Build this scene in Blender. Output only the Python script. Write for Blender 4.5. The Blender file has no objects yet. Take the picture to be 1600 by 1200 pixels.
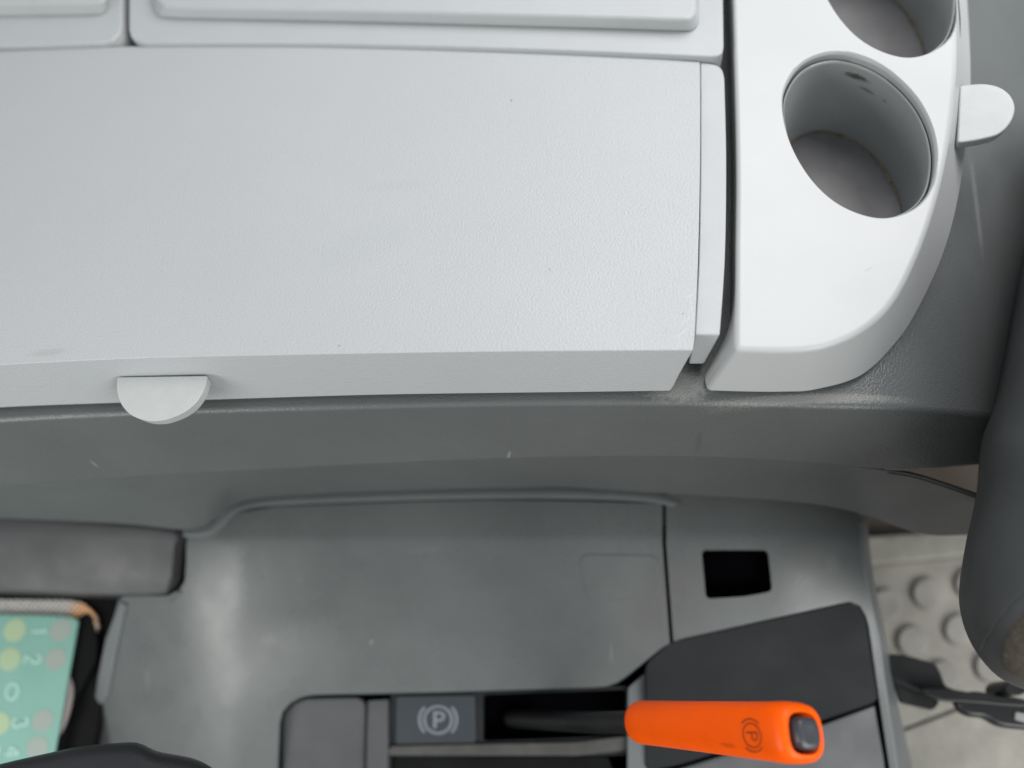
import bpy, bmesh, math, random
from mathutils import Vector, Matrix
from mathutils.bvhtree import BVHTree
random.seed(4)
S = bpy.context.scene
C = S.collection

# ------------------------------------------------------------------ camera
FPX, D = 1150.0, 0.42            # focal length in photo pixels, camera height over the lid
NAD = (950.0, 1150.0)            # where a plumb line under the camera meets the picture
_d = Vector(((NAD[0]-800)/FPX, -(NAD[1]-600)/FPX, -1)).normalized()
_X = (Vector((1, 0, 0)) - _d*_d.x).normalized()
_Z = -_d
_Y = _Z.cross(_X)
M = Matrix((_X, _Y, _Z))         # camera axes -> world axes
CAM = Vector((0, 0, D))
cd = bpy.data.cameras.new('camera'); cam = bpy.data.objects.new('camera', cd); C.objects.link(cam)
cam.matrix_world = Matrix.Translation(CAM) @ M.to_4x4()
cd.sensor_width = 36; cd.lens = 36*FPX/1600; cd.clip_start = 0.01; cd.clip_end = 50
cd.dof.use_dof = True; cd.dof.focus_distance = 0.51; cd.dof.aperture_fstop = 2.0
S.camera = cam

# ------------------------------------------------------------------ light
W = bpy.data.worlds.new('World'); S.world = W; W.use_nodes = True
bg = W.node_tree.nodes['Background']; bg.inputs[0].default_value = (0.86, 0.94, 1.0, 1); bg.inputs[1].default_value = 0.36

def lamp(name, loc, target, sx, sy, power, col):
    l = bpy.data.lights.new(name, 'AREA'); l.shape = 'RECTANGLE'; l.size = sx; l.size_y = sy
    l.energy = power; l.color = col
    o = bpy.data.objects.new(name, l); C.objects.link(o); o.location = loc
    o.rotation_euler = (Vector(target)-Vector(loc)).to_track_quat('-Z', 'Y').to_euler()
    return o
lamp('side_window_light', (0.52, 0.72, 0.80), (0.1, 0.1, 0), 1.1, 0.7, 9.8, (1.0, 0.985, 0.99))
lamp('door_window_light', (1.0, -0.86, 0.70), (0, 0, -.1), 1.1, 0.8, 15.0, (0.98, 1.0, 0.97))
lamp('left_window_light', (-0.98, -0.42, 0.35), (-.2, 0, -.25), 0.62, 0.40, 4.0, (1.0, 1.0, 0.95))
S.view_settings.view_transform = 'Standard'; S.view_settings.look = 'None'
S.view_settings.exposure = 0.60; S.view_settings.gamma = 1

# ------------------------------------------------------------------ geometry helpers
def P(px, py, z=0.0):
    r = M @ Vector(((px-800)/FPX, -(py-600)/FPX, -1))
    return CAM + r*((z-D)/r.z)
def ray(px, py):
    return (M @ Vector(((px-800)/FPX, -(py-600)/FPX, -1))).normalized()

def dens(pts, k=10, closed=False):
    n = len(pts); out = []
    for i in range(n if closed else n-1):
        g = lambda j: pts[j % n] if closed else pts[max(0, min(n-1, j))]
        p0, p1, p2, p3 = g(i-1), g(i), g(i+1), g(i+2)
        for s in range(k):
            t = s/k
            out.append(tuple(0.5*((2*b)+(-a+c)*t+(2*a-5*b+4*c-d)*t*t+(-a+3*b-3*c+d)*t**3) for a, b, c, d in zip(p0, p1, p2, p3)))
    if not closed: out.append(tuple(pts[-1]))
    return out
def resamp(pts, n, closed=False):
    q = list(pts)+([pts[0]] if closed else [])
    L = [0]
    for a, b in zip(q, q[1:]): L.append(L[-1]+math.dist(a[:2], b[:2]))
    out = []; j = 0; m = n if closed else n-1
    for i in range(n):
        s = L[-1]*i/m
        while j < len(L)-2 and L[j+1] < s: j += 1
        t = (s-L[j])/max(1e-9, L[j+1]-L[j]); t = max(0, min(1, t))
        out.append(tuple(a+(b-a)*t for a, b in zip(q[j], q[j+1])))
    return out
def cr(pts, n, closed=False): return resamp(dens(pts, 12, closed), n, closed)
def ln(pts, n): return resamp(pts, n)
def ring(*segs):
    """closed ring of pixels from segments (points, count[, 'l'])"""
    out = []
    for s in segs:
        f = ln if len(s) > 2 else cr
        out += f(s[0], s[1])[:-1]
    return out
def rounded(pts, r, k=6):
    """polygon with its corners rounded"""
    out = []; n = len(pts)
    for i in range(n):
        a, b, c = Vector(pts[i-1]), Vector(pts[i]), Vector(pts[(i+1) % n])
        rr = min(r, (a-b).length*0.48, (c-b).length*0.48)
        s, e = b+(a-b).normalized()*rr, b+(c-b).normalized()*rr
        for j in range(k+1):
            t = j/k; q = s*(1-t)**2+b*2*t*(1-t)+e*t*t
            out.append((q.x, q.y))
    return out

def mk(name, verts, faces, mat=None, parent=None, sharp=32, smooth=True):
    me = bpy.data.meshes.new(name)
    off = parent.matrix_world.translation if parent is not None else Vector((0, 0, 0))
    base = Vector((0, 0, 0))
    if parent is None:
        xs = [v[0] for v in verts]; ys = [v[1] for v in verts]; zs = [v[2] for v in verts]
        base = Vector(((min(xs)+max(xs))/2, (min(ys)+max(ys))/2, min(zs)))
    off = off+base
    me.from_pydata([tuple(Vector(v)-off) for v in verts], [], faces); me.validate(); me.update()
    bm = bmesh.new(); bm.from_mesh(me); bmesh.ops.remove_doubles(bm, verts=bm.verts, dist=1e-6)
    bmesh.ops.recalc_face_normals(bm, faces=bm.faces); bm.to_mesh(me); bm.free()
    o = bpy.data.objects.new(name, me); C.objects.link(o)
    if parent is not None: o.parent = parent; WLOC[o.name] = off
    else: o.location = base
    if parent is not None: o['_w'] = 0
    if '_w' in o: del o['_w']
    if smooth:
        for p in me.polygons: p.use_smooth = True
        me.set_sharp_from_angle(angle=math.radians(sharp))
    if mat: me.materials.append(mat)
    bpy.context.view_layer.update()
    return o
WLOC = {}
def bev(o, w, seg=4, ang=32, wn=True):
    b = o.modifiers.new('bevel', 'BEVEL'); b.width = w; b.segments = seg; b.limit_method = 'ANGLE'; b.angle_limit = math.radians(ang)
    b.use_clamp_overlap = True
    for p in o.data.polygons: p.use_smooth = True
    a = o.data.attributes.get('sharp_edge')
    if a: o.data.attributes.remove(a)
    if wn:
        w_ = o.modifiers.new('weighted_normals', 'WEIGHTED_NORMAL'); w_.keep_sharp = True
    return o
def apply(o):
    dg = bpy.context.evaluated_depsgraph_get()
    me = bpy.data.meshes.new_from_object(o.evaluated_get(dg)); o.modifiers.clear(); o.data = me
def cut(o, cutters):
    for c in cutters:
        m = o.modifiers.new('cut', 'BOOLEAN'); m.operation = 'DIFFERENCE'; m.object = c; m.solver = 'EXACT'
    bpy.context.view_layer.update(); apply(o)
    for c in cutters: bpy.data.objects.remove(c)
    for p in o.data.polygons: p.use_smooth = True
    o.data.set_sharp_from_angle(angle=math.radians(32))

def rings_mesh(rings, cap0=True, cap1=True):
    n = len(rings[0]); V = [v for r in rings for v in r]; F = []
    for i in range(len(rings)-1):
        for j in range(n):
            k = (j+1) % n
            F.append((i*n+j, i*n+k, (i+1)*n+k, (i+1)*n+j))
    if cap0: F.append(tuple(range(n)))
    if cap1: F.append(tuple(reversed(range((len(rings)-1)*n, len(rings)*n))))
    return V, F
def solid(name, rings, mat, parent=None, **k):
    V, F = rings_mesh(rings); return mk(name, V, F, mat, parent, **k)
def slab(name, outline, z, depth, mat, parent=None, b=0.001, seg=3, zf=None):
    top = [P(x, y, zf(x, y) if zf else z) for x, y in outline]
    bot = [Vector((v.x, v.y, v.z-depth)) for v in top]
    o = solid(name, [top, bot], mat, parent)
    if b: bev(o, b, seg)
    return o
def grid(rows):
    n = len(rows[0]); V = [v for r in rows for v in r]
    F = [(i*n+j, i*n+j+1, (i+1)*n+j+1, (i+1)*n+j) for i in range(len(rows)-1) for j in range(n-1)]
    return V, F
def sheet(name, rows, mat, parent=None, thick=0.002, b=0, seg=4, **k):
    V, F = grid(rows); o = mk(name, V, F, mat, parent, **k)
    up = sum((p.normal*p.area for p in o.data.polygons), Vector())
    if up.z < 0:
        o.data.flip_normals()
    if b: bev(o, b, seg, 15, wn=False)
    if thick:
        s = o.modifiers.new('thickness', 'SOLIDIFY'); s.thickness = thick; s.offset = -1
    if b:
        w_ = o.modifiers.new('weighted_normals', 'WEIGHTED_NORMAL')
    return o
def scale_ring(r, s, z=None, about=None):
    c = about or sum(r, Vector())/len(r)
    return [Vector((c.x+(v.x-c.x)*s, c.y+(v.y-c.y)*s, v.z if z is None else z)) for v in r]

def thing(name, label, cat, loc, group=None):
    o = bpy.data.objects.new(name, None); C.objects.link(o); o.location = loc; o.empty_display_size = 0.03
    o['label'] = label; o['category'] = cat
    if group: o['group'] = group
    bpy.context.view_layer.update()
    return o
def tag(o, label=None, cat=None, group=None, kind=None):
    for k, v in (('label', label), ('category', cat), ('group', group), ('kind', kind)):
        if v: o[k] = v
    return o
def bvh(o):
    dg = bpy.context.evaluated_depsgraph_get(); ev = o.evaluated_get(dg); me = ev.to_mesh()
    mw = o.matrix_world
    t = BVHTree.FromPolygons([mw @ v.co for v in me.vertices], [tuple(p.vertices) for p in me.polygons]); ev.to_mesh_clear()
    return t
def onto(tree, px, py, off=0.0003, zdef=-0.3):
    h, n, i, d = tree.ray_cast(CAM, ray(px, py))
    if h is None: return P(px, py, zdef)
    if n.dot(ray(px, py)) > 0: n = -n
    return h+n*off

# ------------------------------------------------------------------ materials
def N(nt, t, **k):
    n = nt.nodes.new(t)
    for a, b in k.items(): setattr(n, a, b)
    return n
ALB = 0.66
def mat(name, col, rough=0.5, grain=0.0, gscale=900, spec=0.5, var=0.06, vscale=9, marks=(), coat=0, gdist=0.0006, rvar=1.0):
    kf = 1.0 if 'orange' in name else ALB
    col = tuple(c*kf for c in col); marks = [(a0, a1, a2, a3, tuple(c*kf for c in a4), a5, a6) for a0, a1, a2, a3, a4, a5, a6 in marks]; spec = spec*(1 if 'black' in name else .85)
    m = bpy.data.materials.new(name); m.use_nodes = True; nt = m.node_tree; L = nt.links.new
    b = nt.nodes['Principled BSDF']; b.inputs['Roughness'].default_value = rough
    b.inputs['Specular IOR Level'].default_value = spec
    if coat: b.inputs['Coat Weight'].default_value = coat; b.inputs['Coat Roughness'].default_value = 0.12
    geo = N(nt, 'ShaderNodeNewGeometry')
    no = N(nt, 'ShaderNodeTexNoise'); no.inputs['Scale'].default_value = vscale; no.inputs['Detail'].default_value = 6; no.inputs['Roughness'].default_value = 0.65
    L(geo.outputs['Position'], no.inputs['Vector'])
    mr = N(nt, 'ShaderNodeMapRange'); mr.inputs[1].default_value = 0.3; mr.inputs[2].default_value = 0.7
    mr.inputs[3].default_value = 1-var; mr.inputs[4].default_value = 1+var
    L(no.outputs[0], mr.inputs[0])
    mx = N(nt, 'ShaderNodeMix', data_type='RGBA', blend_type='MULTIPLY'); mx.inputs[0].default_value = 1
    mx.inputs[6].default_value = (*col, 1); L(mr.outputs[0], mx.inputs[7])
    cur = mx.outputs[2]
    # worn patches: roughness wanders too
    rr = N(nt, 'ShaderNodeMapRange'); rr.inputs[1].default_value = 0.35; rr.inputs[2].default_value = 0.7
    rr.inputs[3].default_value = max(0, rough-0.07*rvar); rr.inputs[4].default_value = min(1, rough+0.08*rvar)
    n2 = N(nt, 'ShaderNodeTexNoise'); n2.inputs['Scale'].default_value = 22; n2.inputs['Detail'].default_value = 8
    L(geo.outputs['Position'], n2.inputs['Vector']); L(n2.outputs[0], rr.inputs[0]); L(rr.outputs[0], b.inputs['Roughness'])
    # dirt, scuffs and painted light of their own shape: (centre, rx, ry, angle, colour, strength, raggedness)
    for (c, rx, ry, ang, mc, st, rag) in marks:
        sub = N(nt, 'ShaderNodeVectorMath', operation='SUBTRACT'); L(geo.outputs['Position'], sub.inputs[0]); sub.inputs[1].default_value = tuple(c)
        rot = N(nt, 'ShaderNodeVectorRotate', rotation_type='Z_AXIS'); rot.inputs['Angle'].default_value = math.radians(-ang); L(sub.outputs[0], rot.inputs[0])
        sc = N(nt, 'ShaderNodeVectorMath', operation='MULTIPLY'); sc.inputs[1].default_value = (1/rx, .25/ry, 1/ry) if 'liner' in name else (1/rx, 1/ry, .7/max(rx, ry)); L(rot.outputs[0], sc.inputs[0])
        ln_ = N(nt, 'ShaderNodeVectorMath', operation='LENGTH'); L(sc.outputs[0], ln_.inputs[0])
        nn = N(nt, 'ShaderNodeTexNoise'); nn.inputs['Scale'].default_value = 3.2/max(min(rx, ry), 0.0015); nn.inputs['Detail'].default_value = 5; L(geo.outputs['Position'], nn.inputs['Vector'])
        ad = N(nt, 'ShaderNodeMath', operation='MULTIPLY_ADD'); L(nn.outputs[0], ad.inputs[0]); ad.inputs[1].default_value = rag*2; L(ln_.outputs['Value'], ad.inputs[2])
        mm = N(nt, 'ShaderNodeMapRange'); mm.inputs[1].default_value = 0.55+rag; mm.inputs[2].default_value = 1.0+rag
        mm.inputs[3].default_value = st; mm.inputs[4].default_value = 0; L(ad.outputs[0], mm.inputs[0])
        q = N(nt, 'ShaderNodeMix', data_type='RGBA'); L(mm.outputs[0], q.inputs[0]); L(cur, q.inputs[6]); q.inputs[7].default_value = (*mc, 1)
        cur = q.outputs[2]
    L(cur, b.inputs['Base Color'])
    if grain:
        g = N(nt, 'ShaderNodeTexNoise'); g.inputs['Scale'].default_value = gscale; g.inputs['Detail'].default_value = 2; g.inputs['Roughness'].default_value = 0.5
        L(geo.outputs['Position'], g.inputs['Vector'])
        bp = N(nt, 'ShaderNodeBump'); bp.inputs['Strength'].default_value = grain; bp.inputs['Distance'].default_value = gdist
        L(g.outputs[0], bp.inputs['Height']); L(bp.outputs[0], b.inputs['Normal'])
    return m

def zf(px, py):
    y = py
    if y <= 842: z = -.258
    else: z = -.258-.055*((y-842)/243)**1.15
    edge = 385-max(0, (y-850))*.05
    if px < edge: z -= .062*((edge-px)/260)**1.75
    if px > 1210: z -= .010*((px-1210)/150)**2
    return z

def mk_mark(px, py, z, rx, ry, ang, col, st, rag=0.5): return (P(px, py, zf(px, py) if z < -.2 else z), rx, ry, ang, col, st, rag)
DK = (0.05, 0.045, 0.04)
m_lid = mat('light_grey_grained_plastic', (0.575, 0.583, 0.592), 0.48, 0.36, 640, var=0.018, vscale=7, gdist=.0014, rvar=.25, marks=[
    mk_mark(799, 157, 0, .0008, .0010, 0, DK, .9, .2), mk_mark(859, 421, 0, .0004, .0013, 12, DK, .6, .2),
    mk_mark(257, 109, 0, .0009, .0005, 0, DK, .6, .2), mk_mark(530, 540, 0, .0007, .0006, 0, DK, .7, .2),
    mk_mark(1067, 490, 0, .0007, .0006, 0, DK, .7, .2), mk_mark(27, 161, 0, .0008, .0006, 0, DK, .5, .2),
    mk_mark(1078, 462, 0, .004, .0004, 30, (.72, .73, .73), .7, .3), mk_mark(1072, 500, 0, .006, .0004, 42, (.72, .73, .73), .7, .3),
    mk_mark(1066, 520, 0, .008, .0004, 38, (.72, .73, .73), .6, .3), mk_mark(1060, 538, 0, .005, .0004, 45, (.72, .73, .73), .6, .3),
    mk_mark(1081, 480, 0, .0004, .012, 0, (.72, .73, .73), .5, .4), mk_mark(300, 330, 0, .03, .0003, 24, (.60, .61, .61), .5, .5),
    mk_mark(820, 250, 0, .02, .0003, -38, (.60, .61, .61), .5, .5), mk_mark(700, 470, 0, .025, .00025, 8, (.60, .61, .61), .5, .5),
    mk_mark(75, 551, 0, .016, .0035, 3, (.44, .39, .35), .32, .8),
    mk_mark(560, 385, 0, .045, .02, 20, (.52, .545, .555), .25, .6),
    mk_mark(620, 290, 0, .03, .006, 0, (.57, .53, .56), .4, .5)])
m_panel = mat('pale_panel_plastic', (0.57, 0.585, 0.59), 0.5, 0.2, 620, var=0.03, vscale=9)
m_white = mat('smooth_white_plastic', (0.635, 0.643, 0.642), 0.38, 0.10, 600, var=0.015, vscale=5, rvar=.3, gdist=.001, marks=[
    mk_mark(1357, 421, 0, .0045, .0006, 24, (.5, .5, .49), .8, .3), mk_mark(1355, 436, 0, .0030, .0004, 12, (.6, .6, .59), .6, .3)])
m_tab = mat('tab_plastic', (0.60, 0.615, 0.605), 0.5, 0.30, 900, var=0.04, vscale=60, marks=[mk_mark(300, 588, -.02, .006, .002, 10, (.3, .29, .26), .5, .6)])
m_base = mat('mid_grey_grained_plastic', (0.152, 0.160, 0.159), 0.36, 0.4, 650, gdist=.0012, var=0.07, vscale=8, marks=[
    mk_mark(1092, 690, -.101, .0030, .012, 0, (.12, .125, .12), .7, .5),
    mk_mark(795, 711, -.118, .005, .001, 40, (.42, .43, .43), .5, .6),
    mk_mark(147, 725, -.105, .004, .001, -50, (.42, .43, .43), .5, .6),
    mk_mark(1553, 290, -.06, .0035, .05, -3, (.45, .45, .45), .35, .9),
    mk_mark(1408, 540, -.05, .004, .0015, 20, (.13, .12, .1), .8, .5),
    mk_mark(1265, 622, -.05, .075, .0045, 0, (.36, .355, .33), .75, .5),  # paler strip painting light onto the front ledge
    mk_mark(1060, 600, -.05, .03, .014, 0, (.40, .39, .37), .6, .5)])  # painted light on the ledge beside the lid corner
m_low = mat('dark_grey_console_plastic', (0.160, 0.169, 0.166), 0.31, 0.08, 500, var=0.12, vscale=10, gdist=.001, marks=[
    mk_mark(470, 905, -.24, .004, .0006, 35, (.38, .38, .38), .35, .5), mk_mark(760, 930, -.245, .006, .0005, -20, (.36, .36, .36), .35, .5),
    mk_mark(420, 1000, -.25, .010, .006, 10, (.25, .245, .23), .45, .9), mk_mark(1300, 880, -.24, .008, .010, 0, (.24, .24, .235), .4, .9),
    mk_mark(660, 860, -.235, .02, .003, 3, (.23, .23, .225), .35, .9), mk_mark(230, 1060, -.27, .004, .012, 0, (.25, .25, .24), .4, .9),
    mk_mark(955, 1020, -.24, .0012, .011, 0, (.3, .3, .3), .5, .5), mk_mark(580, 1003, -.23, .003, .0015, 30, (.4, .4, .4), .6, .5)])
m_rec = mat('charcoal_recess_plastic', (0.026, 0.028, 0.030), 0.65, spec=0.2, grain=0.1, gscale=500, var=0.1) if 1 else mat('x', (0, 0, 0), 0.45, 0.1, 500, var=0.1)
m_recl = mat('grey_recess_plastic', (0.100, 0.100, 0.106), 0.5, 0.1, 500, var=0.15, vscale=20)
m_side = mat('console_side_plastic', (0.20, 0.21, 0.215), 0.4, 0.1, 500, var=0.08)
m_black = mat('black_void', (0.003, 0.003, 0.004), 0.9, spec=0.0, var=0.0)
m_blk = mat('black_plastic', (0.012, 0.012, 0.013), 0.4, 0.1, 600, var=0.2)
m_leather = mat('black_leather', (0.017, 0.018, 0.021), 0.45, 0.5, 500, var=0.1)
m_box = mat('warm_grey_box_plastic', (0.078, 0.076, 0.080), 0.5, 0.1, 500, var=0.12, vscale=14)
m_seat = mat('grey_seat_vinyl', (0.075, 0.080, 0.082), 0.5, 0.25, 500, var=0.12, vscale=16, marks=[
    mk_mark(1560, 800, -.12, .010, .004, 60, (.16, .16, .16), .5, 1.0)])
m_fab = mat('speckled_seat_fabric', (0.12, 0.105, 0.085), 0.95, 0.9, 700, var=0.75, vscale=700, spec=0.1)
m_floor = mat('brown_floor', (0.10, 0.075, 0.055), 0.7, 0.3, 200, var=0.3, vscale=12)
m_mat = mat('beige_rubber_mat', (0.39, 0.365, 0.315), 0.6, 0.3, 300, var=0.22, vscale=30)
m_stud = mat('dusty_rubber_stud', (0.37, 0.345, 0.31), 0.6, 0.3, 300, var=0.22, vscale=25)
m_cup = mat('cup_liner_plastic', (0.42, 0.435, 0.43), 0.42, 0.05, 400, var=0.05, vscale=20, marks=[
    mk_mark(1338, 119, -.0158, .0105, .0030, -6, (.06, .055, .05), .9, 1.3), mk_mark(1352, 143, -.0235, .009, .0018, -20, (.10, .1, .09), .6, .9),
    mk_mark(1383, 157, -.0225, .002, .001, -20, (.10, .1, .09), .7, .6)])
m_cupf = mat('shaded_cup_floor_plastic', (0.205, 0.20, 0.203), 0.40, 0.05, 300, var=0.12, vscale=45, marks=[  # darker than the liner: the well's shade is put into this colour
    mk_mark(1405, 40, -.046, .009, .010, 0, (.36, .31, .26), .55, .9)])
m_grime = mat('brown_grime', (0.22, 0.19, 0.14), 0.8, 0.6, 900, var=0.6, vscale=260)
m_or = mat('orange_grip_plastic', (1.0, 0.105, 0.0005), 0.38, 0.05, 700, spec=0.22, var=0.05, vscale=60, marks=[
    mk_mark(1060, 1120, -.16, .006, .002, 20, (.42, .045, .001), .45, .8), mk_mark(1140, 1165, -.10, .008, .0015, -10, (.45, .05, .001), .5, .8),
    mk_mark(1215, 1110, -.06, .002, .0006, 40, (.3, .04, .002), .6, .5)])
m_orm = mat('engraved_brown_print', (0.36, 0.06, 0.004), 0.5, var=0.05)
m_btn = mat('dark_button_plastic', (0.06, 0.062, 0.072), 0.35, 0.1, 500, var=0.05)
m_sym = mat('pale_grey_print', (0.30, 0.33, 0.36), 0.5, var=0.1, vscale=60)
m_plate = mat('dark_blue_grey_plate', (0.05, 0.058, 0.066), 0.4, 0.1, 500, var=0.08)
m_green = mat('mint_green_card', (0.27, 0.53, 0.44), 0.5, var=0.04, vscale=30)
m_dig = mat('pale_mint_print', (0.62, 0.92, 0.82), 0.5, var=0.05)
m_yel = mat('pale_yellow_dot', (0.50, 0.64, 0.40), 0.5, var=0.05)
m_pnk = mat('pinkish_grey_dot', (0.42, 0.48, 0.43), 0.5, var=0.05)
m_pink = mat('dusty_pink_plastic', (0.34, 0.29, 0.28), 0.5, var=0.1)
m_metal = mat('worn_metal', (0.45, 0.46, 0.44), 0.35, var=0.1)

def perforated():
    m = mat('white_perforated_sheet', (0.78, 0.74, 0.69), 0.6, var=0.08, vscale=60)
    nt = m.node_tree; L = nt.links.new; b = nt.nodes['Principled BSDF']; src = b.inputs['Base Color'].links[0].from_socket
    geo = N(nt, 'ShaderNodeNewGeometry')
    vo = N(nt, 'ShaderNodeTexVoronoi'); vo.voronoi_dimensions = '2D'; vo.inputs['Scale'].default_value = 200; vo.inputs['Randomness'].default_value = 0.12
    mp = N(nt, 'ShaderNodeMapping'); mp.inputs['Rotation'].default_value = (0, 0, 0.6); L(geo.outputs['Position'], mp.inputs[0])
    L(mp.outputs[0], vo.inputs['Vector'])
    r = N(nt, 'ShaderNodeMapRange'); r.inputs[1].default_value = 0.22; r.inputs[2].default_value = 0.36; L(vo.outputs['Distance'], r.inputs[0])
    # orange tint fading out from the corner
    c = P(128, 962, -.348)
    sub = N(nt, 'ShaderNodeVectorMath', operation='DISTANCE'); L(geo.outputs['Position'], sub.inputs[0]); sub.inputs[1].default_value = tuple(c)
    r2 = N(nt, 'ShaderNodeMapRange'); r2.inputs[1].default_value = 0.012; r2.inputs[2].default_value = 0.026; r2.inputs[3].default_value = 1; r2.inputs[4].default_value = 0; L(sub.outputs['Value'], r2.inputs[0])
    q = N(nt, 'ShaderNodeMix', data_type='RGBA'); L(r2.outputs[0], q.inputs[0]); L(src, q.inputs[6]); q.inputs[7].default_value = (0.75, 0.40, 0.20, 1)
    q2 = N(nt, 'ShaderNodeMix', data_type='RGBA'); q2.inputs[6].default_value = (0.03, 0.025, 0.02, 1); L(r.outputs[0], q2.inputs[0]); L(q.outputs[2], q2.inputs[7])
    L(q2.outputs[2], b.inputs['Base Color'])
    return m
m_deep = mat('matt_black_frame', (0.010, 0.010, 0.010), 0.8, spec=0.1, var=0.3)
m_bar = mat('dusty_brown_grey_bar', (0.085, 0.080, 0.074), 0.7, var=.3, vscale=40)
m_perf = perforated()

# ================================================================== SETTING
ZF = -0.52
f0 = P(0, 1500, ZF); f1 = P(1900, -200, ZF)
fl = mk('floor', [(-2, -2, ZF), (2, -2, ZF), (2, 2, ZF), (-2, 2, ZF)], [(0, 1, 2, 3)], m_floor, smooth=False)
tag(fl, 'brown dusty cab floor glimpsed below the console', kind='structure')

# ================================================================== GREY CONSOLE BASE
ZL = -0.050
base = thing('console_base', 'mid grey moulded dash body under the storage lid and the cup holder block', 'console', P(700, 700, -.22))
NB = 90
def r3(pts, n=NB): return [P(x, y, z) for x, y, z in cr(pts, n)]
def lip(ptsa, ptsb, t): return [tuple(a+(b-a)*t for a, b in zip(p, q)) for p, q in zip(ptsa, ptsb)]
top = [(-250, -230, ZL), (300, -230, ZL), (900, -230, ZL), (1300, -230, ZL), (1480, -230, ZL-.002), (1560, -230, ZL-.012), (1640, -230, ZL-.05), (1780, -230, ZL-.15)]
cre = [(-250, 676, ZL-.001), (0, 657, ZL-.001), (200, 647, ZL-.001), (400, 641, ZL-.001), (800, 632, ZL-.001), (1100, 632, ZL-.001), (1300, 637, ZL-.002), (1420, 640, ZL-.012), (1490, 645, ZL-.035), (1545, 650, ZL-.07), (1640, 660, ZL-.15), (1780, 680, ZL-.25)]
bot = [(-250, 785, -.125), (0, 762, -.125), (150, 752, -.125), (275, 744, -.125), (400, 737, -.125), (700, 722, -.125), (925, 716, -.125), (1100, 717, -.125), (1250, 724, -.126), (1350, 733, -.132), (1430, 736, -.145), (1530, 727, -.175), (1640, 720, -.24), (1780, 710, -.33)]
T, K, B = cr(top, NB), cr(cre, NB), cr(bot, NB)
# resample by x so that columns line up
def byx(pts, xs):
    d = dens(pts, 14); out = []
    for x in xs:
        for a, b in zip(d, d[1:]):
            if a[0] <= x <= b[0]:
                t = (x-a[0])/max(1e-9, b[0]-a[0]); out.append(tuple(u+(v-u)*t for u, v in zip(a, b))); break
        else: out.append(d[0] if x < d[0][0] else d[-1])
    return out
XS = [-250+2030*i/110 for i in range(111)]
T, K, B = byx(top, XS), byx(cre, XS), byx(bot, XS)
rows = [[P(*q) for q in lip(T, K, t)] for t in (0, .25, .5, .75, .9, 1)]
mid = [[P(*q) for q in lip(K, B, t)] for t in (.33, .66, 1)]
inn = [v+Vector((0, .02 if x < 1380 else .002, -.004)) for v, x in zip(mid[-1], XS)]
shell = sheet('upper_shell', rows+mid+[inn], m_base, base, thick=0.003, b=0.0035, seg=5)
# lower rail of the base
ru = [(-250, 782, -.128), (0, 758, -.128), (150, 748, -.128), (275, 740, -.128), (400, 733, -.128), (700, 718, -.128), (925, 712, -.128), (1100, 713, -.128), (1250, 720, -.129), (1350, 731, -.136), (1430, 741, -.155), (1530, 774, -.19), (1640, 812, -.22), (1780, 850, -.24)]
rl = [(-250, 806, -0.227), (0, 811, -0.227), (100, 815, -0.227), (200, 820, -0.227), (288, 829, -0.227), (325, 821, -0.227), (345, 806, -0.227), (362, 791, -0.227), (400, 780, -0.227), (500, 772, -0.227), (700, 765, -0.227), (800, 763, -0.227), (900, 763, -0.227), (1040, 772, -0.227), (1240, 785, -0.227), (1342, 803, -0.237), (1440, 836, -0.257), (1530, 838, -0.272), (1640, 850, -0.282), (1780, 870, -0.292)]
U, Lr = byx(ru, XS), byx(rl, XS)
rw = [[P(*q) for q in lip(U, Lr, t)] for t in (0, .2, .4, .6, .8, 1)]
back = [v+Vector((0, .03 if x < 1380 else .003, .0 if x < 1380 else -.006)) for v, x in zip(rw[0], XS)]
inn2 = [v+Vector((0, .012, -.002)) for v in rw[-1]]
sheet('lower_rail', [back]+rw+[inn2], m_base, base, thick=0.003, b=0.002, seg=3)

# ================================================================== STORAGE LID
lid = thing('storage_lid', 'large flat light grey lid with a half round pull tab on its front edge', 'lid', P(560, 330, -.045))
backE = [(-250, 88), (0, 77), (200, 70), (400, 68), (600, 71), (800, 78), (1000, 87), (1094, 94)]
rightE = [(1094, 94), (1094, 250), (1091, 400), (1086, 520), (1083, 547)]
frontE = [(1083, 547), (900, 548), (700, 550), (400, 555), (200, 560), (0, 570), (-250, 588)]
leftE = [(-250, 588), (-250, 88)]
tp = ring((backE, 60), (rightE, 24), (frontE, 60), (leftE, 10))
top3 = [P(x, y, 0) for x, y in tp]
fb = ring((frontE[0:1]*2, 2)) if 0 else None
bfront = [(1046, 611), (900, 613), (600, 617), (330, 625), (180, 630), (0, 637), (-250, 652)]
ZB = -.047
bot3 = [Vector((v.x, v.y, ZB)) for v in top3]
bf = [P(x, y, ZB) for x, y in cr(bfront, 60)]
i0 = 59+23
for i in range(60): bot3[i0+i] = bf[i]
for i in range(24):           # draft of the right side towards the front corner
    t = (i/23)**6; a = Vector((top3[59+i].x, top3[59+i].y, ZB)); bot3[59+i] = a.lerp(bf[0], t)
def lerpr(a, b, t): return [p.lerp(q, t) for p, q in zip(a, b)]
in3 = [P(x, y+11, 0) if i < 60 else v.copy() for i, ((x, y), v) in enumerate(zip(tp, top3))]
for i in range(60): top3[i].z -= .0016
in3[-1] = in3[-1].lerp(in3[-2], .02)
lb = solid('lid_panel', [in3, top3, lerpr(top3, bot3, .5), bot3], m_lid, lid)
bev(lb, 0.0022, 5, 40); apply(lb)
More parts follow.
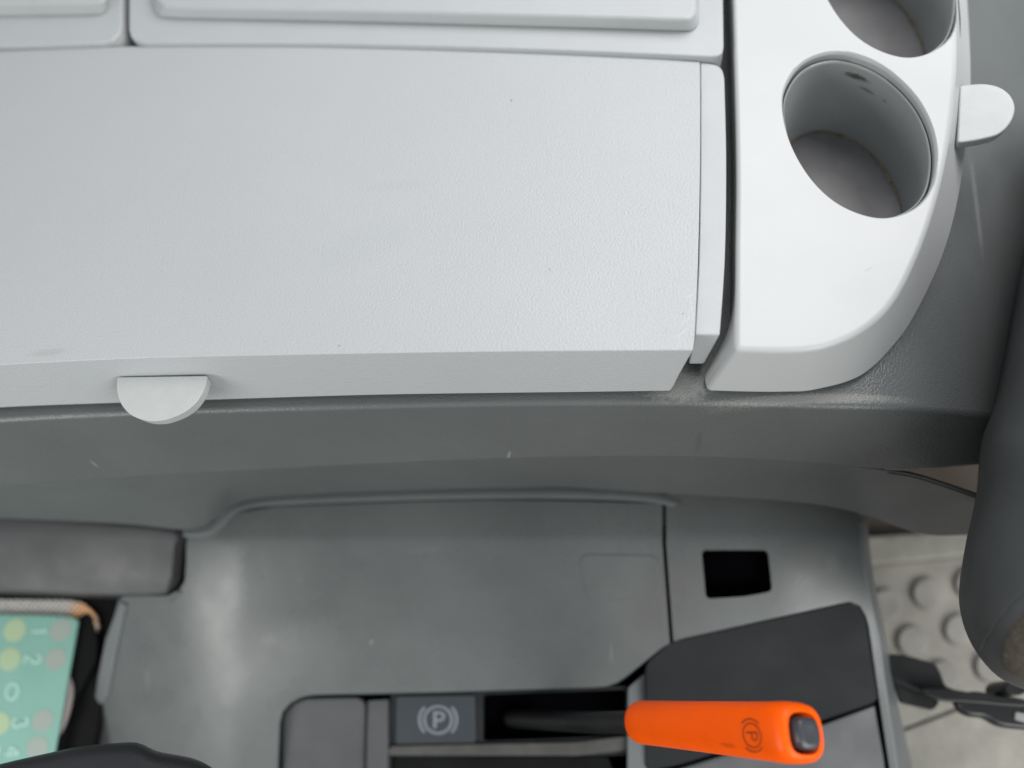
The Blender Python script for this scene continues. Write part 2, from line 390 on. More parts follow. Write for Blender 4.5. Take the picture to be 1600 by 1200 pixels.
# slot for the tab, its shade put in as a black plate
sl = rounded([(176, 594), (181, 587), (322, 585), (333, 592), (326, 601), (184, 606)], 4)
def front_z(px, py):         # height of the lid's front face at a pixel
    e0 = byx([(x, y) for x, y in reversed(frontE)], [px])[0][1]; e1 = byx([(x, y) for x, y in reversed(bfront)], [px])[0][1]
    return ZB*max(0, min(1, (py-e0)/(e1-e0)))
sr = [P(x, y, front_z(x, y)) for x, y in sl]
w_ = lb.modifiers.new('weighted_normals', 'WEIGHTED_NORMAL'); w_.keep_sharp = True
slb = solid('slot_shade_plate', [[v+Vector((0, -.0005, 0)) for v in sr], [v+Vector((0, .003, 0)) for v in sr]], m_black, lid)
# tab
tabo = cr([(182, 591), (183, 615), (190, 633), (204, 648), (225, 656.5), (242, 658), (260, 655.5), (286, 645), (305, 630), (318, 610), (324, 588)], 40)
zt = -.017
tt = [P(x, y, zt-.004*max(0, (y-600)/58)) for x, y in tabo]+[P(321, 587, zt), P(184, 589, zt)]
cc = sum(tt, Vector())/len(tt)
tb = [Vector((cc.x+(v.x-cc.x)*.96, cc.y+(v.y-cc.y)*.96+.0005, v.z-.0085)) for v in tt]
tab = bev(solid('pull_tab', [tt, tb], m_tab, lid), .0036, 5, 40)
# side flange
fl1 = ring(([(1094.5, 97), (1100, 98), (1118, 101), (1128, 108), (1132, 122)], 14), ([(1132, 122), (1135, 250), (1133, 400), (1125, 523)], 22), ([(1125, 523), (1086, 523)], 6), ([(1086, 523), (1092, 400), (1094.5, 250), (1094.5, 97)], 22))
zfz = -.0022
a3 = [P(x, y, zfz) for x, y in fl1]
b3 = [Vector((v.x, v.y, -.036)) for v in a3]
bfp = cr([(1099, 569), (1076, 569)], 6)
k0 = 13+21
for i in range(6): b3[k0+i] = P(*bfp[i], -.036)
for i in range(21): b3[13+i] = b3[13+i].lerp(b3[k0], (i/21)**8)
bev(solid('side_flange', [a3, b3], m_panel, lid), .0011, 3, 40)

# ================================================================== REAR PANELS
def rear(label, out, pad, zt=.003):
    t = thing('rear_panel', label, 'panel', P(sum(p[0] for p in out)/len(out), 0, -.03), 'raised panels behind the storage lid')
    plate = slab('panel_plate', out, zt, .030, m_panel, t, b=.0016, seg=4)
    # raised pad with a sloped front
    top_ = [P(x, y-21, zt+.012) for x, y in pad]
    c = sum(top_, Vector())/len(top_)
    top_ = [c+(v-c)*.985 for v in top_]
    bt = [P(x, y, zt-.0005) for x, y in pad]
    o = solid('raised_pad', [top_, bt], m_panel, plate); bev(o, .004, 6, 15)
    return t
rear('wide pale rear panel with a raised pad, reaching to the cup holder block',
     [(201, -230), (201, 46), (204, 57), (212, 64), (226, 66)]+cr([(300, 66), (500, 67), (800, 75), (1000, 83), (1110, 88)], 24)+[(1122, 87), (1129, 82), (1131, 72), (1126, -230)],
     [(234, -225), (236, 8), (240, 20), (250, 29)]+cr([(275, 31), (600, 38), (900, 46), (1060, 51)], 20)+[(1082, 51), (1091, 44), (1094, 34), (1090, -225)])
rear('narrow pale rear panel cut off by the left top corner',
     [(-250, -230), (-250, 78)]+cr([(0, 71), (80, 69), (160, 66)], 14)+[(176, 62), (186, 52), (190, 38), (190, -230)],
     [(-230, -225), (-230, 36)]+cr([(0, 27), (80, 26), (140, 25)], 10)+[(160, 24), (168, 19), (170, 8), (168, -225)])

# ================================================================== CUP HOLDER BLOCK
cup = thing('cup_holder_block', 'white rounded plastic block with two deep cup wells and a small pull tab', 'cup holder', P(1320, 300, ZL))
tL = [(1138, -230), (1145, 0), (1151, 250), (1150, 400), (1149, 546)]
tF = [(1153, 546), (1210, 548), (1262, 548), (1300, 541), (1350, 517), (1392, 480)]
tR = [(1392, 480), (1436, 393), (1462, 310), (1482, 220), (1494, 120), (1492, 20), (1475, -120), (1462, -230)]
tB = [(1462, -230), (1138, -230)]
bL = [(1127, -230), (1135, 0), (1143, 250), (1141, 400), (1139, 522), (1110, 570), (1098, 592), (1103, 613)]
bF = [(1103, 613), (1170, 615), (1230, 615), (1270, 613), (1302, 606), (1350, 586)]
bR = [(1350, 586), (1400, 537), (1433, 490), (1467, 417), (1487, 357), (1501, 300), (1513, 220), (1520, 120), (1512, 0), (1500, -120), (1488, -230)]
bB = [(1488, -230), (1127, -230)]
tR[0:1] = []; bR[0:1] = []
tFR = [(1149, 546), (1205, 548), (1255, 547), (1297, 539), (1345, 517), (1390, 478), (1424, 418), (1455, 335), (1478, 240), (1492, 130), (1492, 20), (1475, -120), (1462, -230)]
bFR = [(1103, 613), (1170, 615), (1228, 615), (1272, 612), (1345, 590), (1401, 537), (1436, 483), (1475, 397), (1500, 300), (1517, 160), (1513, 10), (1500, -120), (1488, -230)]
ct = ring((tL, 40), (tFR, 110), (tB, 12)); cb = ring((bL, 40), (bFR, 110), (bB, 12))
c3 = [P(x, y, 0) for x, y in ct]; d3 = [P(x, y, ZL+.0006) for x, y in cb]
body = solid('block_shell', [c3, lerpr(c3, d3, .5), d3], m_white, cup)
bev(body, .0050, 8, 28); apply(body)
H1 = cr([(1224, 168), (1230, 130), (1256, 96), (1300, 81), (1348, 89), (1392, 113), (1432, 153), (1456, 200), (1463, 250), (1452, 298), (1420, 328), (1372, 338), (1315, 319), (1270, 280), (1237, 224)], 96, True)
H2 = [(x+42+(x-1344)*-.04, y-251) for x, y in H1]
h3 = [[P(x, y, 0) for x, y in h] for h in (H1, H2)]
cs = []
for h in h3:
    V, F = rings_mesh([scale_ring(h, 1.045, .003), scale_ring(h, 1.035, .0004), scale_ring(h, 1.012, -.0007), scale_ring(h, 1.0, -.0026), scale_ring(h, 1.0, -.0130), scale_ring(h, 1.13, -.0131), scale_ring(h, 1.13, -.09)])
    cs.append(mk('cutter', V, F))
cut(body, cs)
w_ = body.modifiers.new('weighted_normals', 'WEIGHTED_NORMAL'); w_.keep_sharp = True
CF = -.077
apply(shell); shell.modifiers.clear()
cs = []
for h in h3:
    V, F = rings_mesh([[v+Vector((.004, 0, 0)) for v in scale_ring(h, 1.035, z)] for z in (-.03, -.10)])
    cs.append(mk('cutter', V, F))
cut(shell, cs)
w_ = shell.modifiers.new('weighted_normals', 'WEIGHTED_NORMAL'); w_.keep_sharp = True
for h in h3:
    rr_ = [(1.02, -.012), (.985, -.0095), (.982, -.0068), (.972, -.0062), (.960, -.0068), (.955, -.0090), (.948, -.030), (.935, -.060), (.92, CF+.001)]
    sh_ = lambda R_, z: [v+Vector((.115*max(0, -z-.008), 0, 0)) for v in R_]
    Rg = [sh_(scale_ring(h, s, z), z) for s, z in rr_]
    V, F = rings_mesh(Rg, False, False)
    liner = mk('cup_liner', V, F, m_cup, cup, sharp=70)
    V, F = rings_mesh([sh_(scale_ring(h, s_, z_), z_) for s_, z_ in ((.925, CF+.001), (.90, CF), (.4, CF), (.1, CF))], False, True)
    mk('cup_floor', V, F, m_cupf, liner, sharp=70)
    # crud collected in the gap and round the floor
    n = len(h); c = sum(h, Vector())/n
    for (s, z, w0, wv, nm) in ((.915, CF+.001, .0002, .0022, 'grime_line'), (.993, -.0118, .0004, .0005, 'rim_gap_grime')):
        a, b_ = [], []
        rg = sh_(scale_ring(h, s, z), z)
        for i, v in enumerate(rg):
            d_ = (c-v); d_.z = 0; d_.normalize()
            k = 0.5+0.5*math.sin(i*.31)*math.sin(i*.083+1)+random.uniform(-.3, .3)
            wd = w0+wv*max(0, k)
            a.append(v+Vector((0, 0, .0012))); b_.append(v+d_*wd+Vector((0, 0, -.0003)))
        V, F = rings_mesh([a, b_], False, False); mk(nm, V, F, m_grime, liner)
# tab on the outer side
to = cr([(1500, 133), (1515, 131), (1540, 130), (1564, 136), (1581, 150), (1587, 170), (1579, 192), (1561, 209), (1534, 217), (1505, 222), (1496, 222)], 44)
tt = [P(x, y, -.012) for x, y in to]; cc = sum(tt, Vector())/len(tt)
tb = [Vector((cc.x+(v.x-cc.x)*.95, cc.y+(v.y-cc.y)*.93-.0006, -.0205)) for v in tt]
bev(solid('pull_tab', [tt, tb], m_tab, cup), .0036, 5, 40)
# dark slot behind the tab
so = rounded([(1508, 122), (1518, 124), (1516, 231), (1504, 233)], 4)

# ================================================================== LOWER CONSOLE
low = thing('handbrake_console', 'dark grey lower console with a lever slot and a parking brake symbol', 'console', P(750, 1000, -.36))
def zsheet(name, rws, nu, nv, m, parent, thick=.0022, dz=0, bvl=.0012):
    R_ = []
    rr2 = [resamp(r, nu) for r in rws]
    # interpolate extra rows
    cols = [cr([r[j] for r in rr2], nv) if len(rr2) > 2 else ln([r[j] for r in rr2], nv) for j in range(nu)]
    for i in range(nv): R_.append([P(cols[j][i][0], cols[j][i][1], zf(*cols[j][i])+dz) for j in range(nu)])
    return sheet(name, R_, m, parent, thick=thick, sharp=50)
# dark core under the seams
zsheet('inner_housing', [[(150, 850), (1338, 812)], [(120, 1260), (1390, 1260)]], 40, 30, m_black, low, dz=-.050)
RA = []
for k in range(81):
    y = 780+(1270-780)*k/80; row = []
    for i in range(101):
        u = i/100; xl = 107.3; xr = 1035+max(0, y-850)*.075
        row.append((xl+(xr-xl)*u, y))
    RA.append(row)
pa = sheet('main_cover', [[P(x, y, zf(x, y)) for x, y in r_] for r_ in RA], m_low, low, thick=.0025, sharp=50)
notch = cr([(90, 770), (90, 1290)], 10)+[(132, 1290), (136, 1175), (150, 1090), (166, 1010), (186, 936), (264, 931), (280, 923), (289, 908), (291, 880), (292, 838), (320, 838), (338, 828), (352, 813), (372, 801)]+cr([(430, 792), (600, 785.5), (800, 781.5), (1036, 787)], 14)+[(1060, 787), (1060, 770)]
xb = [1042+300*i/30 for i in range(31)]
RB = []
for t in [i/50 for i in range(51)]:
    row = []
    for i in range(31):
        u = i/30
        ty = 766+u*24; y = ty+(1262-ty)*t
        xl = 1041+(max(0, y-850)*.075); xr = byx([(780, 1341), (860, 1345), (1000, 1371), (1040, 1376), (1262, 1408)], [y])[0][1]
        row.append((xl+(xr-xl)*u, y))
    RB.append(row)
pb = sheet('side_cover', [[P(x, y, zf(x, y)) for x, y in r] for r in RB], m_low, low, thick=.0025, sharp=50)
apply(pa); apply(pb)
# recess cut through both covers
rec = rounded([(425, 1400), (437, 1110), (470, 1086), (700, 1081), (958, 1073), (1000, 1040), (1046, 1002), (1180, 972), (1339, 937), (1356, 965), (1374, 1090), (1420, 1400)], 22, 6)
recd = resamp(rec, 150, True)
def prism_cut(outl, z1=-.10, z2=-.40, s=1.0):
    q = [P(x, y, zf(x, min(y, 1262))) for x, y in outl]
    V, F = rings_mesh([[Vector((v.x, v.y, -.10)) for v in q], [Vector((v.x, v.y, -.48)) for v in q]])
    return mk('cutter', V, F)
cut(pa, [prism_cut(notch)]); cut(pa, [prism_cut(recd)])
swo = rounded([(1096, 859), (1200, 859), (1207, 924), (1165, 932), (1103, 936)], 9)
cut(pb, [prism_cut(recd), prism_cut(swo)])
for o in (pa, pb):
    b_ = o.modifiers.new('bevel', 'BEVEL'); b_.width = .0036; b_.segments = 5; b_.angle_limit = math.radians(50); b_.limit_method = 'ANGLE'
# recess walls
w0 = [P(x, y, zf(x, min(y, 1262))-.001) for x, y in recd]
w1 = [Vector((v.x, v.y, v.z-.030)) for v in w0]
V, F = rings_mesh([w0, w1], False, False); mk('recess_wall', V, F, m_rec, low)
# switch well
w0 = [P(x, y, zf(x, y)-.0015) for x, y in swo]; w1 = [Vector((v.x, v.y, v.z-.02)) for v in w0]
V, F = rings_mesh([w0, w1], False, True); mk('switch_well', V, F, m_black, low)
swp = 0 and [(1112, 878), (1186, 877), (1192, 908), (1118, 916)]
# rim line above the cover
rim = cr([(286, 833), (322, 829), (340, 818), (353, 801), (370, 790), (420, 782), (600, 775), (800, 770), (950, 772), (1020, 777), (1060, 788)], 80)
rim2 = cr([(286, 838), (325, 834), (346, 822), (360, 806), (377, 796), (425, 789), (600, 781.5), (800, 777.5), (950, 779.5), (1020, 784), (1052, 790)], 80)
ra = [P(x, y-8, -.2575) for x, y in rim]; rb = [P(x, y, -.2555) for x, y in rim]; rc = [P(x, y, -.2555) for x, y in rim2]; rd = [v+Vector((0, 0, -.01)) for v in rc]
sheet('top_rim', [ra, rb, rc, rd], m_side, low, thick=.001, b=.0008, seg=2)
# embossed pad
emb = rounded([(905, 866), (1029, 868), (1032, 936), (916, 938)], 16)
slab('embossed_pad', emb, 0, .002, m_low, low, b=.0007, zf=lambda x, y: zf(x, y)+.0009)
# left edge trim
slab('edge_trim', [(186, 940), (196, 944), (184, 1000), (168, 1085), (160, 1098), (146, 1106), (152, 1060), (164, 1000)], 0, .01, m_side, low, b=.0015, zf=lambda x, y: zf(x, y)+.004)
slab('edge_trim', [(190, 931), (262, 930), (278, 922), (282, 926), (266, 939), (192, 941)], 0, .01, m_low, low, b=.0012, zf=lambda x, y: zf(x, y)+.003)
# recess contents
ZR = lambda x, y: zf(max(x, 340), min(y, 1262))-.024
slab('recess_pad', rounded([(440, 1300), (441, 1110), (470, 1090), (569, 1088), (566, 1300)], 18), 0, .012, m_recl, low, b=.003, zf=lambda x, y: ZR(x, y)+.012)
slab('recess_strip', rounded([(570, 1300), (573, 1094), (607, 1092), (606, 1300)], 4), 0, .012, m_recl, low, b=.0015, zf=lambda x, y: ZR(x, y)+.006)
fr = slab('slot_plate', rounded([(609, 1183), (611, 1080), (984, 1072), (984, 1180)], 5), 0, .010, m_rec, low, b=0, zf=lambda x, y: ZR(x, y)+.004)
so_ = rounded([(752, 1158), (752, 1084), (978, 1076), (978, 1148), (900, 1153)], 6)
V, F = rings_mesh([[P(x, y, ZR(x, y)+.02) for x, y in so_], [P(x, y, ZR(x, y)+.004)+Vector((0, 0, -.03)) for x, y in so_]])
cut(fr, [mk('cutter', V, F)])
w0 = [P(x, y, ZR(x, y)+.003) for x, y in so_]; w1 = [Vector((v.x, v.y, v.z-.05)) for v in w0]
V, F = rings_mesh([w0, w1], False, True); mk('lever_slot', V, F, m_black, low)
pl = slab('symbol_plate', rounded([(618, 1163), (619, 1088), (742, 1086), (743, 1161)], 5), 0, .004, m_plate, low, b=.0008, zf=lambda x, y: ZR(x, y)+.0065)
slab('front_bar', rounded([(600, 1180), (612, 1166), (900, 1160), (985, 1150), (984, 1172), (900, 1181)], 5), 0, .008, m_bar, low, b=.002, zf=lambda x, y: ZR(x, y)+.008)
slab('front_pit', rounded([(612, 1330), (612, 1184), (950, 1182), (1000, 1330)], 8), 0, .003, m_deep, low, b=0, zf=lambda x, y: ZR(x, y)+.001)
slab('lever_guard', rounded([(980, 1330), (981, 1075), (1010, 1050), (1012, 1330)], 6), 0, .02, m_side, low, b=.003, zf=lambda x, y: ZR(x, y)+.010)
g1 = rounded([(1008, 1206), (1008, 1036), (1046, 1002), (1181, 972), (1339, 937), (1356, 965), (1374, 1088), (1366, 1099), (1285, 1126), (1160, 1165), (1060, 1196)], 14)
slab('wedge_cover', g1, 0, .02, m_rec, low, b=.002, seg=4, zf=lambda x, y: ZR(x, y)+.0215)
g2 = [(1014, 1330), (1014, 1216), (1062, 1201), (1162, 1170), (1288, 1131), (1368, 1101), (1380, 1180), (1400, 1330)]
slab('wedge_cover', g2, 0, .02, m_recl, low, b=.002, zf=lambda x, y: ZR(x, y)+.0215)
# side wall of the console on the right
e0 = [(1342, 806), (1345, 860), (1356, 930), (1371, 1000), (1377, 1050), (1390, 1140), (1408, 1262)]
E0 = cr(e0, 40)
s0 = [P(x-3, y, zf(x, y)-.001) for x, y in E0]
s1 = [P(x+5, y, zf(x, y)+.0005) for x, y in E0]
s2 = [P(x+15+(max(0, y-1050))*.09, y, zf(x, y)-.03) for x, y in E0]
s3 = [Vector((v.x+.002, v.y, ZF+.002)) for v in s2]
sheet('side_wall', [s0, s1, s2, s3], m_side, low, thick=.002, b=.003, seg=4)

# brake symbols ------------------------------------------------------
def arcband(cx, cy, rx, ry, w, a0, a1, n=40, rot=0):
    o = []; i_ = []
    for k in range(n+1):
        a = math.radians(a0+(a1-a0)*k/n)
        for R_, lst in ((1, o), (0, i_)):
            x, y = (rx+(w/2 if R_ else -w/2))*math.cos(a), -(ry+(w/2 if R_ else -w/2))*math.sin(a)
            lst.append((cx+x*math.cos(rot)-y*math.sin(rot), cy+x*math.sin(rot)+y*math.cos(rot)))
    return [o, i_]
def strip_mesh(bands, fn):
    V, F = [], []
    for a, b in bands:
        s = len(V); n = len(a)
        V += [fn(*p) for p in a]+[fn(*p) for p in b]
        F += [(s+k, s+k+1, s+n+k+1, s+n+k) for k in range(n-1)]
    return V, F
def stroke(pts, w, n=16):
    q = resamp(dens(pts, 6) if len(pts) > 2 else pts, n); a, b = [], []
    for i, p in enumerate(q):
        u = Vector(q[min(i+1, n-1)])-Vector(q[max(i-1, 0)]); u = Vector((u[0], u[1])).normalized(); v = Vector((-u.y, u.x))*w/2
        a.append((p[0]+v.x, p[1]+v.y)); b.append((p[0]-v.x, p[1]-v.y))
    return [a, b]
def flat_print(name, bands, fn, m, parent, thick=.0002):
    V, F = strip_mesh(bands, fn); o = mk(name, V, F, m, parent)
    s = o.modifiers.new('thickness', 'SOLIDIFY'); s.thickness = thick; s.offset = 0
    return o
def psym(cx, cy, s, w, tf):
    """ring, two outer arcs and the letter P, in local units; tf maps them to pixels"""
    bs = [arcband(0, 0, 21, 21, w, 0, 360), arcband(0, 0, 28.5, 28.5, w, -44, 44), arcband(0, 0, 28.5, 28.5, w, 136, 224)]
    bs += [stroke([(-5, 13), (-5, -13)], w*1.25), stroke([(-6, -11.2), (2, -11.2), (7.2, -9), (8.6, -5), (7, -1), (2, 1), (-5, 1)], w*1.1, 24)]
    return [[[tf(*p) for p in a] for a in b] for b in bs]
tr = bvh(pl)
flat_print('parking_brake_symbol', psym(0, 0, 1, 3.8, lambda x, y: (684.5+x*1.02, 1124.5+y*1.0)), lambda x, y: onto(tr, x, y, .0003), m_sym, pl)

# ================================================================== HANDBRAKE LEVER
A = P(1014, 1129, -.215); Bp = P(1247, 1145, -.062)
ax = (Bp-A).normalized(); side = ax.cross(Vector((0, 1, 0))).normalized(); upv = side.cross(ax).normalized()
hb = thing('handbrake_lever', 'bright orange handbrake grip with a dark push button and an engraved parking brake mark', 'handbrake', P(840, 1125, -.29))
Lg = (Bp-A).length
def sec(c, rx, ry, n=48, e=2.5, sx=1):
    out = []
    for k in range(n):
        a = 2*math.pi*k/n; ca, sa = math.cos(a), math.sin(a)
        out.append(c+side*rx*math.copysign(abs(ca)**(2/e), ca)+upv*ry*math.copysign(abs(sa)**(2/e), sa))
    return out
r0 = 33*((CAM-A).length)/FPX*.86; r1 = 41*((CAM-Bp).length)/FPX*.93
prof = [(-.110, .30), (-.103, .62), (-.088, .84), (-.06, .97), (-.02, 1.0), (.05, 1.0)]
rg = []
for t, s in prof: rg.append(sec(A+ax*Lg*t, r0*s, r0*s, e=2.3))
for k in range(1, 15):
    t = .05+.85*k/14; q = t
    r_ = r0+(r1-r0)*(q**1.3)
    rg.append(sec(A+ax*Lg*t, r_*1.0, r_, e=2.3+.8*t))
for t, s in ((.95, 1.01), (.985, .985), (1.010, .93), (1.024, .84), (1.030, .74)): rg.append(sec(A+ax*Lg*t, r1*s, r1*s, e=3.0))
hx, hy = r1*.61, r1*.64
for t, s in ((1.030, 1.06), (1.022, 1.0), (.90, .98)): rg.append(sec(A+ax*Lg*t, hx*s, hy*s, e=3.0))
grip = solid('grip', rg, m_or, hb, sharp=60)
bc = A-side*0
off = Vector((0, 0, 0))
bt = [sec(A+ax*Lg*t, hx*s, hy*s, e=2.8) for t, s in ((.88, .82), (1.036, .82), (1.052, .78), (1.058, .68), (1.057, .40), (1.055, .1))]
solid('push_button', bt, m_btn, hb, sharp=60)
S0 = P(800, 1122, -.37)
n_ = 8
sh = []
pth = [S0, P(870, 1126, -.325), P(930, 1129, -.275), A-ax*Lg*.06]
for k, c in enumerate(pth):
    u = (pth[min(k+1, 3)]-pth[max(k-1, 0)]).normalized(); s_ = u.cross(Vector((0, 1, 0))).normalized(); v_ = s_.cross(u)
    w_x, w_y = .010, .0085
    sh.append([c+s_*w_x*math.cos(2*math.pi*j/24)+v_*w_y*math.sin(2*math.pi*j/24) for j in range(24)])
solid('shaft', sh, m_blk, hb, sharp=60)
tg = bvh(grip)
def gtf(x, y):   # turned a quarter clockwise and squeezed by the tilt of the grip
    X, Y = -y, x
    th = math.radians(-6)
    X, Y = X*.66, Y*.90
    X = X+Y*.16
    return (1175.5+X, 1149+Y)
flat_print('parking_brake_mark', psym(0, 0, 1, 2.2, gtf), lambda x, y: onto(tg, x, y, .00025), m_orm, grip)

# ================================================================== LEFT GREY BOX
bx = thing('trim_box', 'warm grey box shaped trim above the green card at the left edge', 'trim', P(60, 900, -.30))
o1 = [(-250, 803), (0, 812), (200, 824), (268, 832), (277, 838)]
o2 = [(-250, 830), (0, 836), (200, 842), (262, 848), (272, 852)]
o3 = [(-250, 880), (0, 888), (120, 896), (255, 900), (268, 903)]
o4 = [(-250, 917), (0, 922), (150, 929), (250, 928), (264, 921)]
rowsb = []
for o_, z in ((o1, -.260), (o2, -.262), (o3, -.274), (o4, -.284)): rowsb.append([P(x, y, z) for x, y in cr(o_, 60)])
rowsb.append([v+Vector((0, .004, -.05)) for v in rowsb[-1]])
rowsb.insert(0, [v+Vector((0, .02, -.01)) for v in rowsb[0]])
for r_ in rowsb: r_.append(r_[-1]+Vector((.001, 0, -.035)))
sheet('box_shell', rowsb, m_box, bx, thick=.002, b=.003, seg=4)

# ================================================================== GREEN CARD UNIT
ZC = -.348
wf = thing('shift_pattern_display', 'mint green number card in a black frame over white perforated sheet', 'number card', P(60, 1060, -.34))
slab('backing', [(-250, 905), (186, 930), (176, 1000), (140, 1200), (128, 1320), (-250, 1320)], ZC-.010, .01, m_deep, wf, b=0)
slab('perforated_sheet', cr([(-250, 934), (-60, 936), (60, 937)], 6)+cr([(100, 937.5), (122, 940), (140, 950), (151, 965), (154, 982)], 12)+[(146, 992), (110, 1016), (-250, 1010)], ZC-.004, .004, m_perf, wf, b=.0006)
slab('dark_insert', rounded([(118, 968), (134, 957), (142, 962), (152, 1000), (150, 1030), (108, 1110), (84, 1240), (40, 1240)], 5), ZC-.002, .004, m_deep, wf, b=.0005)
card = slab('card', [(-250, 958), (0, 960.5), (60, 961.5), (108, 964), (122, 970), (117, 1000), (105, 1068), (94, 1130), (70, 1260), (-250, 1260)], ZC+.004, .002, m_green, wf, b=.0004)
slab('pink_clip', cr([(104, 1058), (111, 1062), (114, 1080), (109, 1110), (99, 1138), (89, 1148), (94, 1100)], 30, True), ZC+.0015, .002, m_pink, wf, b=.0004)
zc = ZC+.0043
def dot(cx, cy, rx, ry, m):
    pts = [(cx+rx*math.cos(a)+ry*.18*math.sin(a), cy-ry*math.sin(a)) for a in [2*math.pi*k/40 for k in range(40)]]
    slab('colour_dot', pts, zc, .0004, m, card, b=0)
for c in ((23, 985), (15, 1030), (-2, 1131)): dot(*c, 17, 18, m_yel)
for c in ((95, 985), (87, 1030), (67, 1126), (58, 1168)): dot(*c, 16.5, 17.5, m_pnk)
def glyph(bands, cx, cy, s=1.0):
    # glyph drawn upright, laid a quarter turn clockwise as on the card
    tf = lambda x, y: (cx-y*s+x*.0, cy+x*s+(-y)*-.0)
    tf = lambda x, y: (cx-y*s-x*s*.16, cy+x*s)
    flat_print('printed_digit', [[[tf(*p) for p in a] for a in b] for b in bands], lambda x, y: P(x, y, zc+.0002), m_dig, card)
wd = 3.6
glyph([stroke([(1, 12), (1, -12)], wd), stroke([(1, -11), (-4, -7)], wd*.7)], 62, 985)
glyph([stroke([(-7, -6), (-4, -11), (2, -12), (6, -8), (5, -2), (0, 4), (-6, 11)], wd, 30), stroke([(-7, 11), (7, 11)], wd)], 51, 1029)
glyph([arcband(0, 0, 12.5, 9.0, wd, 0, 360)], 19, 1080)
glyph([stroke([(-10, -8), (-6, -11), (0, -10.5), (3, -7), (1, -2), (-4, -.5)], wd, 26), stroke([(-4, -.5), (3, 0), (6, 4), (4, 9), (-2, 11), (-9, 8)], wd, 26)], 31, 1130)
glyph([stroke([(4, 12), (4, -12)], wd), stroke([(4, -12), (-8, 4)], wd), stroke([(-8, 4), (9, 4)], wd)], 20, 1174)
glyph([stroke([(-7, 0), (7, 0)], wd)], -2, 1172)

# ================================================================== FLOOR MAT
ZM = ZF+.012
fm = thing('floor_mat', 'beige studded rubber floor mat beside the seat', 'mat', P(1450, 1000, ZF))
mo = [(1320, 870), (1345, 886), (1510, 870), (1800, 846), (1800, 1010), (1600, 1066), (1400, 1142), (1330, 1170)]
msheet = slab('mat_sheet', mo, ZM, .011, m_mat, fm, b=.002)
slab('mat_ridge', [(1300, 838), (1345, 838), (1440, 832), (1800, 815), (1800, 843), (1510, 868), (1345, 884), (1300, 886)], ZM+.010, .02, m_mat, fm, b=.004)
slab('plain_plate', [(1330, 1176), (1402, 1146), (1602, 1070), (1800, 1014), (1800, 1400), (1330, 1400)], ZM-.001, .010, m_mat, fm, b=.0015)
c0 = None
for (x, y) in ((1385, 944), (1451, 926), (1518, 911), (1585, 895), (1427, 1001), (1501, 983), (1572, 966), (1398, 1075), (1474, 1056), (1549, 1040)):
    pts = [(x+23*math.cos(a), y-23*math.sin(a)) for a in [2*math.pi*k/40 for k in range(40)]]
    t3 = [P(px, py, ZM+.007) for px, py in pts]
    b3_ = [Vector((v.x, v.y, ZM-.001)) for v in scale_ring(t3, 1.10)]
    bev(solid('stud', [t3, b3_], m_stud, msheet), .0018, 4, 40)

# brown hose seen in the opening
# ================================================================== SEAT
seat = thing('seat', 'dark grey vinyl seat side with speckled brown fabric at its lower corner', 'seat', P(1700, 900, -.45))
SL = [(1665, 200), (1625, 330), (1600, 417), (1578, 533), (1556, 633), (1538, 690), (1530, 775), (1514, 850), (1504, 917), (1506, 958), (1520, 1000), (1545, 1037), (1572, 1060), (1605, 1073), (1660, 1082), (1800, 1085)]
sl_ = cr(SL, 90)
def offs(pts, d):
    out = []
    for i, p in enumerate(pts):
        a, b = Vector(pts[max(0, i-2)]), Vector(pts[min(len(pts)-1, i+2)]); u = (b-a).normalized(); nrm = Vector((u.y, -u.x))
        if nrm.x < 0 and abs(nrm.x) > abs(nrm.y): nrm = -nrm
        if abs(nrm.y) >= abs(nrm.x) and nrm.y > 0: nrm = -nrm
        out.append((p[0]+nrm.x*d, p[1]+nrm.y*d))
    return out
prf = [(120, -.25), (50, -.245), (16, -.225), (3, -.185), (0, -.14), (4, -.105), (14, -.078), (32, -.056), (60, -.040), (100, -.026)]
rs = []
for d_, z in prf: rs.append([P(x, y, z) for x, y in offs(sl_, d_)])
# unseen rise to the right, added tall to block light from that side
last = rs[-1]; cR = P(1880, 700, -.02)
rs.append([v.lerp(Vector((cR.x, v.y*.7+cR.y*.3, .10)), .5) for v in last]); rs.append([Vector((cR.x, v.y*.85+cR.y*.15, .16)) for v in last])
rs.append([Vector((cR.x+.05, v.y*.85+cR.y*.15, .36)) for v in last]); rs.append([Vector((cR.x+.12, v.y*.85+cR.y*.15, .42)) for v in last])
body_s = sheet('seat_shell', rs, m_seat, seat, thick=.002, sharp=80)
ts = bvh(body_s)
def patch_on(name, outl, tree, off, m, parent, nr=8, n=70):
    q = cr(outl, n, True); cx = sum(p[0] for p in q)/n; cy = sum(p[1] for p in q)/n
    RR = []
    for k in range(nr+1):
        s = 1-k/nr*.98
        o_ = off if k > 0 else -.0005
        RR.append([onto(tree, cx+(x-cx)*s, cy+(y-cy)*s, o_, -.15) for x, y in q])
    V, F = rings_mesh(RR, False, True); return mk(name, V, F, m, parent, sharp=80)
# only the part that falls on the seat in view
patch_on('fabric_insert', [(1594, 962), (1573, 990), (1564, 1015), (1562, 1034), (1571, 1049), (1592, 1060), (1625, 1064), (1650, 1040), (1650, 960), (1628, 935)], ts, .0016, m_fab, seat)
sb = stroke([(1640, 890), (1600, 924), (1568, 958), (1545, 992), (1533, 1016)], 1.6, 60)
m_seam = mat('seam_thread', (0.13, 0.135, 0.135), .6, var=.05)
flat_print('piping_seam', [sb], lambda x, y: onto(ts, x, y, .0005, -.15), m_seam, seat, .0006)

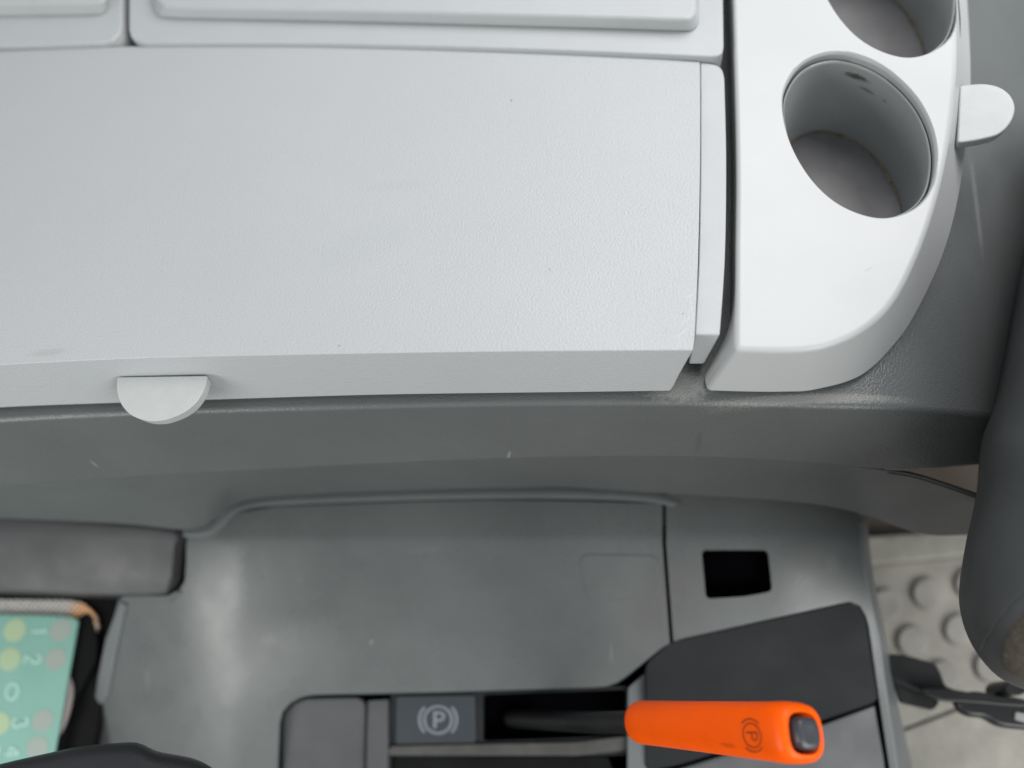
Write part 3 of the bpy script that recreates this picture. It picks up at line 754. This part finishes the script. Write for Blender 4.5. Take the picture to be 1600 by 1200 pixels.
# ================================================================== BLACK BRACKET
bk = thing('seat_bracket', 'black forked bracket running from the console to under the seat', 'bracket', P(1480, 1080, -.46))
ZK = -.36
slab('bracket_plate', rounded([(1381, 1021), (1412, 1023), (1462, 1036), (1470, 1050), (1478, 1072), (1512, 1084), (1510, 1096), (1470, 1094), (1400, 1066), (1380, 1052)], 6), ZK, .010, m_blk, bk, b=.002)
slab('bracket_foot', rounded([(1394, 1062), (1402, 1080), (1408, 1098), (1458, 1110), (1468, 1098), (1462, 1086), (1430, 1078)], 5), ZK-.012, .006, m_blk, bk, b=.0015)
slab('bracket_arm', cr([(1494, 1092), (1506, 1083), (1528, 1080), (1560, 1086), (1620, 1100), (1700, 1112), (1700, 1150), (1620, 1141), (1590, 1139), (1562, 1134), (1540, 1122), (1520, 1120), (1504, 1112)], 60, True), ZK+.012, .014, m_blk, bk, b=.004, seg=4)
slab('arm_link', cr([(1440, 1076), (1480, 1076), (1520, 1082), (1600, 1092), (1600, 1104), (1520, 1098), (1470, 1094)], 50, True), ZK+.016, .008, m_blk, bk, b=.002)
slab('pivot_bolt', [(1589+18*math.cos(a), 1074-13*math.sin(a)) for a in [2*math.pi*k/32 for k in range(32)]], ZK+.030, .04, m_blk, bk, b=.001)
slab('metal_clip', rounded([(1587, 1112), (1640, 1122), (1640, 1140), (1586, 1124)], 3), ZK+.014, .004, m_metal, bk, b=.0006)

# ================================================================== BLACK LEATHER PAD bottom left
lp = [(-250, 1262), (-120, 1224), (0, 1194), (70, 1178), (130, 1166), (200, 1160), (222, 1163), (246, 1174), (278, 1180), (308, 1187), (336, 1204), (352, 1232), (355, 1300), (-250, 1330)]
lpp = cr(lp[:-2], 60)
rr_ = []
for d_, z in ((0, -.13), (0, -.10), (3, -.088), (9, -.082), (24, -.076), (60, -.074), (150, -.076)):
    rr_.append([P(x, y+d_, z) for x, y in lpp])
pad = sheet('leather_pad', rr_, m_leather, None, thick=.003, sharp=80)
tag(pad, 'black grained leather pad edge poking in at the bottom left corner', 'armrest')
